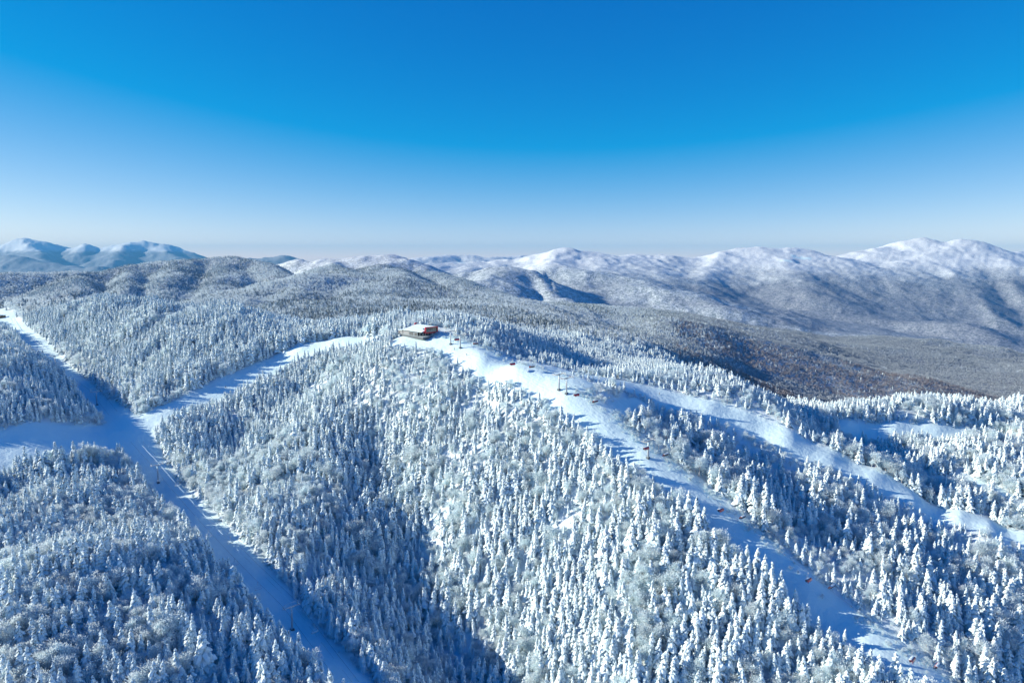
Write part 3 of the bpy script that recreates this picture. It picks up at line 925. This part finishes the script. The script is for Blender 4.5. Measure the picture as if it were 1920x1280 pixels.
# low snowy brush and cut branches along the piste edges, thickest beside the red lift
xb, yb = jitter_grid(200, 560, 1.9)
rdb = run_dist(xb, yb)
k = (rdb > -9) & (rdb < 4)
xb, yb, rdb = xb[k], yb[k], rdb[k]
rr_ = run_dist(xb, yb, ('red',))
right = xb - (LA + LB * yb) > 0
p = np.where((rr_ < 5) & right, np.where(rdb > -6, .62, .25), np.where(rdb > -1.0, .30, 0))
p = np.where((rr_ < 5) & ~right & (rdb > -2), .3, p)
p *= .3 + 1.4 * sstep(.4, .65, fbm(xb / 9., yb / 9., 2, 15))
k = RNG.random(len(xb)) < p
xb, yb = xb[k], yb[k]
zb = ground_z(xb, yb)
n = len(xb)
AB = (np.array(['brush'] * n), xb, yb, zb, 1.0 + 1.9 * RNG.random(n) ** 1.6, 1.2 + .9 * RNG.random(n), RNG.random(n), RNG.random(n) * 6.28)
scatter('snowy_brush', 'low snow covered brush along the edges of the ski runs', 'brush', LIBS['hardwood'], AB, np.ones(n, bool))

# ------------------------------------------------------------------ the two chairlifts
class Line:
    def __init__(s, a, b, gauge, height, ys, support):
        s.a, s.b, s.g, s.h = a, b, gauge, height
        d = Vector((-b, -1.0)).normalized()          # downhill direction in plan
        s.d = d
        s.p = Vector((-d.y, d.x))                    # to the right of it seen from the camera
        s.rz = math.atan2(-d.x, d.y)
        # support points along the line: (Y, rope height)
        s.sup = sorted((Y, gz(a + b * Y, Y) + hh) for Y, hh in support)
    def xy(s, Y, side=0.0):
        return Vector((s.a + s.b * Y, Y)) + s.p * (s.g / 2 * side)
    def z(s, Y):
        for (y0, z0), (y1, z1) in zip(s.sup, s.sup[1:]):
            if y0 <= Y <= y1:
                q = (Y - y0) / (y1 - y0)
                return z0 + (z1 - z0) * q - .028 * (y1 - y0) * 1.35 * 4 * q * (1 - q) * .5
        return (s.sup[0] if Y < s.sup[0][0] else s.sup[-1])[1]
    def find(s, u, side, drop):
        best = None
        for k in range(1200):
            Y = s.sup[0][0] + (s.sup[-1][0] - s.sup[0][0]) * k / 1199
            q = s.xy(Y, side)
            uu, vv = project(q.x, q.y, s.z(Y) - drop)
            if best is None or abs(uu - u) < best[0]:
                best = (abs(uu - u), Y, vv)
        return best[1]

def tower(line, Y, name, label, group, h, mats, arm):
    q = line.xy(Y)
    z0 = gz(q.x, q.y)
    t = empty(name, label, 'lift tower', (q.x, q.y, z0), line.rz, group)
    steel, rime = mats
    m = MB(); m.box((0, 0, 0), (1.7, 1.7, 1.6)); m.box((0, 0, .9), (1.3, 1.3, .3)); m.build('footing', M['concrete'], t)
    m = MB(); m.tube([(0, 0, .9), (0, 0, h * .5), (0, 0, h - .2)], [.50, .44, .36], 12); m.build('pole', rime, t, True)
    m = MB()
    m.box((0, 0, h), (line.g + 1.6, .45, .5)); m.box((0, 0, h - .45), (2.6, .35, .5))
    m.build('crossarm', steel, t)
    for s_ in (-1, 1):
        x = s_ * line.g / 2
        m = MB()
        m.box((x, 0, h + .05), (.22, arm, .30))
        for k in range(8):
            yy = (k - 3.5) * arm / 8.2
            m.tube([(x - .14, yy, h + .28), (x + .14, yy, h + .28)], .24, 8)
        m.build('sheave_train', steel, t)
    m = MB()
    for s_ in (-1, 1):
        x = s_ * line.g / 2
        m.tube([(x, 0, h), (x * .92, 0, h + 1.9)], .09, 5)
    m.tube([(-line.g * .56, 0, h + 1.9), (line.g * .56, 0, h + 1.9)], .10, 5)
    m.build('lifting_frame', rime, t)
    m = MB()
    for s_ in (-.2, .2):
        m.tube([(s_, .52, 1.2), (s_, .46, h)], .03, 4)
    for k in range(int((h - 1.4) / .6)):
        m.tube([(-.2, .52, 1.4 + .6 * k), (.2, .52, 1.4 + .6 * k)], .022, 4)
    m.build('ladder', steel, t)
    return t

red = Line(LA, LB, 8.6, 10, None, [(548, 6.6), (red_Y(845, 645), 10.2), (red_Y(863, 652), 10.2), (red_Y(1048, 733), 10.5), (red_Y(1062, 738), 10.5), (red_Y(1215, 858), 10.5), (228, 11)])
blue = Line(BLA, BLB, 7.2, 12, None, [(930, 6), (blue_Y(104, 687), 11.2), (blue_Y(182, 760), 12.2), (blue_Y(297, 905), 13.2), (blue_Y(548, 1180), 12.2), (225, 12)])

RT = 'lift towers along the red chairlift'
for (u, v), lab in zip([(845, 645), (863, 652), (1048, 733), (1062, 738), (1215, 858)],
                       ['pale lift tower nearest the red framed summit building', 'pale lift tower a little downhill of the one beside the summit building',
                        'uphill one of two close lift towers below the open snow shoulder', 'downhill one of two close lift towers below the open snow shoulder',
                        'lone lift tower standing in the tree shadows midway down the red chairlift run']):
    tower(red, red_Y(u, v), 'lift_tower', lab, RT, 10.2, (M['steel'], M['rimed']), 4.2)
BT = 'lift towers along the bare chairlift'
for (u, v), hh, lab in zip([(104, 687), (182, 760), (297, 905), (548, 1180)], [11, 12, 13, 12],
                           ['rimed lift tower near the top of the shaded lift line by a sunlit snow patch', 'rimed lift tower on the shaded lift line just above the crossing snow road',
                            'tall rimed lift tower on the shaded lift line just below the crossing snow road', 'rimed lift tower lowest on the shaded lift line near the bottom edge']):
    tower(blue, blue_Y(u, v), 'lift_tower', lab, BT, hh, (M['rimed'], M['rimed']), 3.4)

def rope(line, label, rad):
    m = MB()
    for s_ in (-1, 1):
        pts_ = []
        y0, y1 = line.sup[0][0], line.sup[-1][0]
        for k in range(121):
            Y = y0 + (y1 - y0) * k / 120
            q = line.xy(Y, s_)
            pts_.append((q.x, q.y, line.z(Y) + .42))
        m.tube(pts_, rad, 5)
    o = m.build('haul_rope', M['cable'])
    tag(o, label, 'cable')
rope(red, 'thin dark haul rope carrying the red bubble chairs', .035)
rope(blue, 'thin dark haul rope carrying the open chairs on the shaded lift', .045)

# the signal cable slung along the tower tops, its rime fallen off in places
m, mc = MB(), MB()
y0, y1 = blue.sup[0][0], blue.sup[-1][0]
rr = random.Random(3)
seg, seg_on = [], True
left = 9
NS = 520
ptsC = []
for k in range(NS + 1):
    Y = y0 + (y1 - y0) * k / NS
    q = blue.xy(Y, .12)
    ptsC.append((q.x, q.y, blue.z(Y) + 1.5))
m.tube(ptsC, .03, 4)
k = 0
while k < NS - 2:
    Yk = y0 + (y1 - y0) * k / NS
    n_on = rr.randint(2, 9) if Yk < 400 else rr.randint(6, 22)
    n_off = rr.randint(3, 11) if Yk < 400 else rr.randint(1, 3)
    e = min(k + n_on, NS)
    rads = [.05] + [rr.uniform(.075, .12) for _ in range(e - k - 1)] + [.05]
    mc.tube(ptsC[k:e + 1], rads, 6)
    k = e + n_off
cab = m.build('signal_cable', M['cable'])
tag(cab, 'rime crusted signal cable strung along the tower tops of the shaded lift', 'cable')
mc.build('rime_crust', M['snow'], cab)

# ---- red bubble chair (faces +Y, origin at the middle of the seat's underside)
def bubble_chair():
    root = empty('bubble_chair', '', 'chairlift chair', (0, 0, 0))
    W = 4.5
    m = MB(); m.prism([(-.1, .42), (.62, .48), (.66, .60), (-.1, .56)], W); m.build('seat', M['dark'], root)
    m = MB(); m.prism([(-.16, .5), (-.04, .5), (-.26, 1.42), (-.38, 1.40)], W); m.build('backrest', M['dark'], root)
    arc_o = [(.12 + 1.10 * math.cos(R(a)), .72 + 1.12 * math.sin(R(a))) for a in range(128, -36, -12)]
    arc_i = [(.12 + 1.03 * math.cos(R(a)), .72 + 1.05 * math.sin(R(a))) for a in range(-28, 130, 12)]
    m = MB(); m.prism(arc_o + arc_i, W + .25); bb = m.build('bubble', M['bubble'], root)
    sn_o = [(.12 + 1.24 * math.cos(R(a)), .74 + 1.24 * math.sin(R(a))) for a in range(128, 62, -11)]
    sn_i = [(.12 + 1.11 * math.cos(R(a)), .73 + 1.13 * math.sin(R(a))) for a in range(70, 132, 11)]
    m = MB(); m.prism(sn_o + sn_i, W); m.build('snow_cap', M['snow'], bb)
    m = MB()
    m.tube([(-1.0, -.3, 1.3), (-1.0, -.5, 2.4), (-.4, -.25, 3.0), (0, 0, 3.3), (0, 0, 4.6)], .075, 6)
    m.tube([(1.0, -.3, 1.3), (1.0, -.5, 2.4), (.4, -.25, 3.0), (0, 0, 3.3)], .075, 6)
    m.tube([(-1.0, -.5, 2.4), (1.0, -.5, 2.4)], .06, 6)
    m.build('hanger', M['steel'], root)
    m = MB(); m.tube([(-W * .42, .95, -.25), (W * .42, .95, -.25)], .05, 5); m.tube([(-W * .3, .95, -.25), (-W * .3, .9, .5)], .04, 5); m.tube([(W * .3, .95, -.25), (W * .3, .9, .5)], .04, 5)
    m.build('footrest', M['cable'], root)
    m = MB(); m.box((0, 0, 4.68), (.3, .7, .3)); m.build('grip', M['steel'], root)
    return root

def open_chair():
    root = empty('open_chair', '', 'chairlift chair', (0, 0, 0))
    W = 3.2
    m = MB(); m.prism([(-.1, .40), (.60, .46), (.60, .54), (-.1, .50)], W); st = m.build('seat', M['cable'], root)
    m = MB(); m.prism([(-.05, .51), (.58, .55), (.5, .72), (.0, .68)], W * .96); m.build('snow_cap', M['snow'], st)
    m = MB()
    for k in range(3):
        m.tube([(-W / 2, -.12 - .08 * k, .62 + .32 * k), (W / 2, -.12 - .08 * k, .62 + .32 * k)], .07, 5)
    m.build('backrest', M['rimed'], root)
    m = MB()
    for s_ in (-1, 1):
        x = s_ * W / 2
        m.tube([(x, .55, .5), (x, .5, .95), (x, -.2, 1.0), (x, -.3, 1.5), (x * .9, -.25, 2.3)], .07, 5)
    m.tube([(-W * .45, -.25, 2.3), (W * .45, -.25, 2.3)], .09, 5)
    m.build('side_frame', M['rimed'], root)
    m = MB(); m.tube([(0, -.25, 2.3), (0, -.2, 3.1), (0, 0, 3.5), (0, 0, 4.4)], .08, 6); m.build('hanger', M['rimed'], root)
    m = MB(); m.box((0, 0, 4.45), (.25, .55, .28)); m.build('grip', M['steel'], root)
    return root

def dup(root, loc, rz, label):
    r_ = root.copy(); COL.objects.link(r_); r_.location = loc; r_.rotation_euler = (0, 0, rz); r_['label'] = label
    for ch in list(root.children):
        c = ch.copy(); COL.objects.link(c); c.parent = r_
        for g_ in list(ch.children):
            d = g_.copy(); COL.objects.link(d); d.parent = c
    return r_

def hang(proto, line, u, side, drop, flip, label, used):
    Y = line.find(u, side, drop - 1)
    q = line.xy(Y, side)
    loc = (q.x, q.y, line.z(Y) + .42 - drop)
    rz = line.rz + (math.pi if flip else 0)
    if not used:
        proto.location = loc; proto.rotation_euler = (0, 0, rz); proto['label'] = label
        used.append(1)
        return proto
    return dup(proto, loc, rz, label)

bc, used = bubble_chair(), []
bc.scale = (.88, .88, .9)
bc['group'] = 'red bubble chairs on the chairlift'
places = ['beside the lift tower by the summit building', 'above the piste junction below the summit', 'just below the pair of close lift towers',
          'beside the lone lift tower', 'above the shaded middle of the run', 'above the brushy lower run', 'lowest of all near the bottom edge']
for (ul, ur), plc in zip([(856, 893), (960, 998), (1080, 1117), (1210, 1249), (1350, 1393), (1514, 1561), (1709, 1758)], places):
    hang(bc, red, ul, -1, 4.22, False, 'red bubble chair on left rope ' + plc, used)
    hang(bc, red, ur, 1, 4.22, True, 'dark backed chair on right rope ' + plc, used)
oc, used = open_chair(), []
oc['group'] = 'open snowy chairs on the shaded lift'
for u, sd, lab in [(590, 1, 'open chair hanging below the lowest rimed tower'), (484, -1, 'open chair alone on the left rope above the lowest rimed tower'), (432, 1, 'open chair on the right rope where young trees meet the shaded piste'),
                   (441, -1, 'open chair on the left rope in the middle of the long shaded piste'), (391, -1, 'open chair on the left rope well below the tall rimed tower'), (333, 1, 'snowy open chair on the right rope just below the tall rimed tower'),
                   (300, -1, 'open chair on the left rope beside the tall rimed tower'), (259, 1, 'open chair on the right rope over the road crossing'), (217, -1, 'open chair on the left rope over the road crossing'),
                   (146, -1, 'open chair on the left rope below the uppermost rimed tower'), (62, 1, 'small open chair near the top of the shaded lift')]:
    hang(oc, blue, u, sd, 4.45, sd > 0, lab, used)

# ------------------------------------------------------------------ summit building
bx, by = tz(790, 628)[0] * 546, 546.0
bz = gz(bx, by)
B = empty('lift_station', 'long grey summit lift station with snowy sloping roof and red framed front', 'building', (bx, by, bz), red.rz)
RAIL = lambda x0, x1: None
m = MB(); m.box((1.7, -.5, -1.2), (17.0, 36, 2.6)); m.build('deck', M['concrete'], B)
# walls
m = MB()
m.box((9.0, -4.2, 2.2), (.3, 23.5, 4.6))                     # long near side
m.box((-6.0, -2, 4.6), (.3, 28, 8.8))                        # far side
m.box((1.5, -15.9, 2.6), (15.0, .3, 5.0))                    # rear
m.box((1.5, 10.2, 2.6), (14.6, .3, 4.2))                     # recessed front wall
m.build('wall', M['wall'], B)
m = MB(); m.box((9.2, -11.0, 2.0), (.16, 9.5, 3.6)); m.build('panel', M['beige'], B)
for yy, wd in ((-4.2, 1.7), (-1.2, 2.6), (4.6, 3.6)):
    m = MB(); m.box((9.22, yy, 1.65), (.14, wd, 2.7)); d_ = m.build('door', M['charcoal'], B)
    m = MB(); m.box((9.31, yy + wd * .34, 1.5), (.06, .10, .25)); m.build('handle', M['steel'], d_)
m = MB(); m.box((1.4, 10.4, 1.9), (12.8, .14, 3.2)); m.build('dark_recess_panel', M['glass'], B)  # dark sheet painting in the shade of the open recess behind the columns
for x in (-5.6, -2.6, .4, 3.4, 6.2, 8.8):
    m = MB(); m.box((x, 15.5, 1.6), (.42, .42, 3.8)); m.build('column', M['wall'], B)
m = MB()
for x in np.arange(-5.8, 8.9, .9):
    m.box((x, 16.7, .75), (.06, .06, 1.1))
m.box((1.5, 16.7, 1.32), (15, .08, .08)); m.box((1.5, 16.7, .78), (15, .06, .06))
m.build('railing', M['steel'], B)
# roof slopes from the tall far side down over the near wall
def slope_slab(name, mt, y0, y1, x0, z0, x1, z1, th, lift, parent):
    m = MB()
    vs = []
    for y in (y0, y1):
        vs += [(x0, y, z0 + lift), (x1, y, z1 + lift), (x1, y, z1 + lift + th), (x0, y, z0 + lift + th)]
    m.add(vs, [(0, 1, 2, 3), (7, 6, 5, 4), (0, 4, 5, 1), (1, 5, 6, 2), (2, 6, 7, 3), (3, 7, 4, 0)])
    return m.build(name, mt, parent)
rf = slope_slab('roof', M['charcoal'], -16.5, 15.5, -6.4, 9.1, 10.2, 4.35, .32, 0, B)
slope_slab('roof_snow', M['snow'], -16.3, 15.2, -6.2, 9.1, 10.05, 4.42, .38, .325, rf)
# front: red portal with dark glass
m = MB()
fx0, fx1, fz0, fz1, t_ = -6.7, 7.0, 3.5, 10.0, .95
m.box(((fx0 + fx1) / 2, 16.1, fz1 - t_ / 2), (fx1 - fx0, 1.2, t_))
m.box(((fx0 + fx1) / 2, 16.1, fz0 + t_ / 2), (fx1 - fx0, 1.2, t_))
m.box((fx0 + t_ / 2, 16.1, (fz0 + fz1) / 2), (t_, 1.2, fz1 - fz0 - 2 * t_))
m.box((fx1 - t_ / 2, 16.1, (fz0 + fz1) / 2), (t_, 1.2, fz1 - fz0 - 2 * t_))
m.build('portal_frame', M['red'], B)
m = MB(); m.box(((fx0 + fx1) / 2, 15.8, (fz0 + fz1) / 2), (fx1 - fx0 - 2 * t_, .3, fz1 - fz0 - 2 * t_)); wn = m.build('front_window', M['glass'], B)
m = MB(); m.box(((fx0 + fx1) / 2, 16.0, (fz0 + fz1) / 2 - 1.2), (fx1 - fx0 - 2 * t_ - .1, .12, .35))
for x in (-2.5, 2.6):
    m.box((x, 16.0, (fz0 + fz1) / 2 + .7), (.14, .12, 3.1))
m.build('mullion', M['steel'], wn)
m = MB(); m.box((fx1 + .6, 15.4, 5.3), (1.0, 1.0, 1.9)); m.build('side_box', M['red'], B)
m = MB()
m.add([(-6.9, -16.9, 7.0), (-2.6, -16.9, 7.4), (-4.4, -16.9, 11.2), (-6.9, -16.9, 11.2), (-6.9, -16.2, 7.0), (-2.6, -16.2, 7.4), (-4.4, -16.2, 11.2), (-6.9, -16.2, 11.2)],
      [(3, 2, 1, 0), (4, 5, 6, 7), (0, 1, 5, 4), (1, 2, 6, 5), (2, 3, 7, 6), (3, 0, 4, 7)])
m.build('rear_fin', M['red'], B)
for x, y in ((1.0, 10.5), (3.6, 8.6), (-1.2, 12.2), (4.8, 11.6)):
    zr = 9.1 + (x + 6.4) / 16.6 * (4.35 - 9.1)
    m = MB(); m.box((x, y, zr + .8), (.8, .8, 1.3)); m.tube([(x, y, zr + 1.4), (x, y, zr + 1.9)], .3, 8); m.build('roof_vent', M['charcoal'], B)
# low annex at the rear
m = MB(); m.box((5.6, -19.6, 1.7), (8.0, 7.0, 3.8)); an = m.build('annex', M['beige'], B)
slope_slab('annex_roof', M['charcoal'], -23.6, -16.55, 1.2, 4.3, 10.1, 3.65, .25, 0, an)
slope_slab('annex_snow', M['snow'], -23.5, -16.6, 1.3, 4.3, 10.0, 3.68, .35, .255, an)
m = MB(); m.box((9.66, -21.4, 1.6), (.12, 1.2, 2.2)); m.build('annex_door', M['charcoal'], an)

B.scale = (.88, .88, .76)

# small hut at the head of the shaded lift
hx, hy = tz(4, 612)[0] * 940, 940.0
hz = gz(hx, hy)
Hh_ = empty('lift_hut', 'small brown boarded hut with snowy roof at the head of the shaded lift', 'hut', (hx, hy, hz), .3)
m = MB(); m.box((0, 0, 1.4), (9, 5, 3.6)); m.build('wall', M['wood'], Hh_)
rf = slope_slab('roof', M['charcoal'], -3.0, 3.0, -5.0, 4.2, 5.0, 3.3, .2, 0, Hh_)
slope_slab('roof_snow', M['snow'], -3.0, 3.0, -4.9, 4.2, 4.9, 3.32, .55, .205, rf)
for x in (-2.2, 1.8):
    m = MB(); m.box((x, -2.53, 1.9), (1.6, .08, 1.1)); m.build('window', M['glass'], Hh_)

# ------------------------------------------------------------------ skiers
def skier(name, label, u, v, Y, rz, jacket, pants, bend):
    x = tz(u, v)[0] * Y
    z = gz(x, Y)
    me = bpy.data.meshes.new('body')
    k = bend
    J = {'pel': (0, -.12 * k, .95 - .12 * k), 'chest': (0, .05 * k, 1.32 - .10 * k), 'neck': (0, .12 * k, 1.52 - .12 * k), 'head': (0, .17 * k, 1.70 - .13 * k), 'crown': (0, .18 * k, 1.80 - .13 * k),
         'kl': (-.13, .10 * k, .52), 'al': (-.15, -.06 * k, .12), 'tl': (-.15, .16, .08), 'kr': (.13, .10 * k, .52), 'ar': (.15, -.06 * k, .12), 'tr': (.15, .16, .08),
         'sl': (-.20, .08 * k, 1.44 - .11 * k), 'el': (-.36, .10 * k, 1.16 - .1 * k), 'wl': (-.36, .36, 1.08 - .1 * k), 'sr': (.20, .08 * k, 1.44 - .11 * k), 'er': (.36, .10 * k, 1.16 - .1 * k), 'wr': (.36, .36, 1.08 - .1 * k)}
    names = list(J)
    E = [('pel', 'chest'), ('chest', 'neck'), ('neck', 'head'), ('head', 'crown'), ('pel', 'kl'), ('kl', 'al'), ('al', 'tl'), ('pel', 'kr'), ('kr', 'ar'), ('ar', 'tr'), ('chest', 'sl'), ('sl', 'el'), ('el', 'wl'), ('chest', 'sr'), ('sr', 'er'), ('er', 'wr')]
    me.from_pydata([J[n_] for n_ in names], [(names.index(a), names.index(b)) for a, b in E], [])
    o = bpy.data.objects.new(name, me)
    COL.objects.link(o)
    md = o.modifiers.new('skin', 'SKIN')
    rad = {'pel': .17, 'chest': .19, 'neck': .07, 'head': .115, 'crown': .08, 'kl': .10, 'kr': .10, 'al': .08, 'ar': .08, 'tl': .06, 'tr': .06, 'sl': .09, 'sr': .09, 'el': .07, 'er': .07, 'wl': .05, 'wr': .05}
    for i, n_ in enumerate(names):
        sv_ = me.skin_vertices[0].data[i]
        sv_.radius = (rad[n_], rad[n_])
        sv_.use_root = n_ == 'pel'
    o.modifiers.new('sub', 'SUBSURF').levels = 1
    dg = bpy.context.evaluated_depsgraph_get()
    me2 = bpy.data.meshes.new_from_object(o.evaluated_get(dg))
    o.modifiers.clear()
    o.data = me2
    me2.materials.clear()
    for mt in (jacket, pants, M['skin'], M['charcoal']):
        me2.materials.append(mt)
    for f in me2.polygons:
        zc = f.center.z
        f.material_index = 1 if zc < .92 - .1 * k else (0 if zc < 1.52 - .12 * k else (2 if zc < 1.70 - .13 * k and f.center.y > .1 else 3))
        f.use_smooth = True
    o.location = (x, Y, z + .02)
    o.rotation_euler = (0, 0, rz)
    tag(o, label, 'person', 'skiers on the pistes')
    for s_ in (-1, 1):
        m = MB(); m.box((s_ * .15, .10, .03), (.10, 1.7, .035)); m.box((s_ * .15, .98, .06), (.09, .14, .03)); m.build('ski', M['charcoal'], o)
        m = MB(); m.tube([(s_ * .37, .38, 1.12 - .1 * k), (s_ * .42, .25, .0)], .012, 4); m.build('ski_pole', M['steel'], o)
    return o
M['skin'] = mat_plain('skin', (.5, .32, .25), .6)
M['navy'] = mat_plain('navy_jacket', (.02, .03, .07), .7)
M['black'] = mat_plain('black_trousers', (.02, .02, .022), .8)
M['maroon'] = mat_plain('maroon_jacket', (.15, .02, .03), .7)
skier('person', 'skier in dark clothes on the sunlit snow beside the second summit lift tower', 875, 660, 494, 2.6, M['navy'], M['black'], .8)
skier('person', 'skier in dark clothes at the tree edge just below the summit building', 852, 653, 506, 2.3, M['black'], M['navy'], .4)
skier('person', 'skier alone on the long ridge trail', 1236, 741, 461, -2.2, M['navy'], M['black'], 1.0)
skier('person', 'skier alone on the shaded road behind the spruces', 423, 722, 567, 1.2, M['maroon'], M['black'], .9)

# ------------------------------------------------------------------ the air
hz_lo, hz_hi = float(ZZ.min()) - 1.0, float(max(ZZ.max(), 0) + 12)
m = MB()
m.box((0, 31500, (hz_lo + hz_hi) / 2), (136000, 64000, hz_hi - hz_lo))
hm = bpy.data.materials.new('haze')
hm.use_nodes = True
hn = hm.node_tree
hn.nodes.clear()
ho = hn.nodes.new('ShaderNodeOutputMaterial'); hv = hn.nodes.new('ShaderNodeVolumePrincipled')
hv.inputs['Color'].default_value = (.16, .56, .92, 1)
hv.inputs['Density'].default_value = 1.5e-5
hv.inputs['Anisotropy'].default_value = .0
hn.links.new(hv.outputs[0], ho.inputs['Volume'])
haze = m.build('haze', hm)
tag(haze, 'faint blue winter haze over the far mountains', None, None, 'stuff')


# ------------------------------------------------------------------ light
SUN_EL, SUN_AZ = R(21), R(-88)       # azimuth from +Y towards +X
sd = bpy.data.lights.new('sun', 'SUN')
sd.energy = 5.0
sd.angle = R(.55)
sd.color = (1.0, .91, .745)
sun = bpy.data.objects.new('sun', sd)
COL.objects.link(sun)
sv = Vector((math.sin(SUN_AZ) * math.cos(SUN_EL), math.cos(SUN_AZ) * math.cos(SUN_EL), math.sin(SUN_EL)))
sun.rotation_euler = sv.to_track_quat('Z', 'Y').to_euler()
w = bpy.data.worlds.new('World')
scene.world = w
w.use_nodes = True
nt = w.node_tree
bg = nt.nodes['Background']
sky = N(nt, 'ShaderNodeTexSky', sky_type='NISHITA')
sky.sun_disc = False
sky.sun_elevation = SUN_EL
sky.sun_rotation = SUN_AZ
sky.altitude = 5000
sky.air_density = 1.0
sky.dust_density = 0.0
sky.ozone_density = 3.0
# camera-style colour response of the clear winter sky, per channel
sp_ = N(nt, 'ShaderNodeSeparateColor'); cb_ = N(nt, 'ShaderNodeCombineColor')
nt.links.new(sky.outputs[0], sp_.inputs[0])
nt.links.new(mathn(nt, 'MAXIMUM', mathn(nt, 'MULTIPLY_ADD', sp_.outputs[0], 2.6, -3.2), 0.0), cb_.inputs[0])
nt.links.new(mathn(nt, 'MULTIPLY', mathn(nt, 'POWER', mathn(nt, 'MULTIPLY', sp_.outputs[1], .1), 1.08), 14.0), cb_.inputs[1])
nt.links.new(mathn(nt, 'MULTIPLY', mathn(nt, 'POWER', mathn(nt, 'MULTIPLY', sp_.outputs[2], .1), .52), 10.1), cb_.inputs[2])
nt.links.new(cb_.outputs[0], bg.inputs['Color'])
bg.inputs['Strength'].default_value = .070

scene.view_settings.view_transform = 'Standard'
scene.view_settings.look = 'None'
scene.view_settings.exposure = 0.70
scene.view_settings.gamma = 1
scene.cycles.max_bounces = 8
scene.cycles.diffuse_bounces = 6
scene.cycles.volume_bounces = 0
print('script time', time.time() - T0)
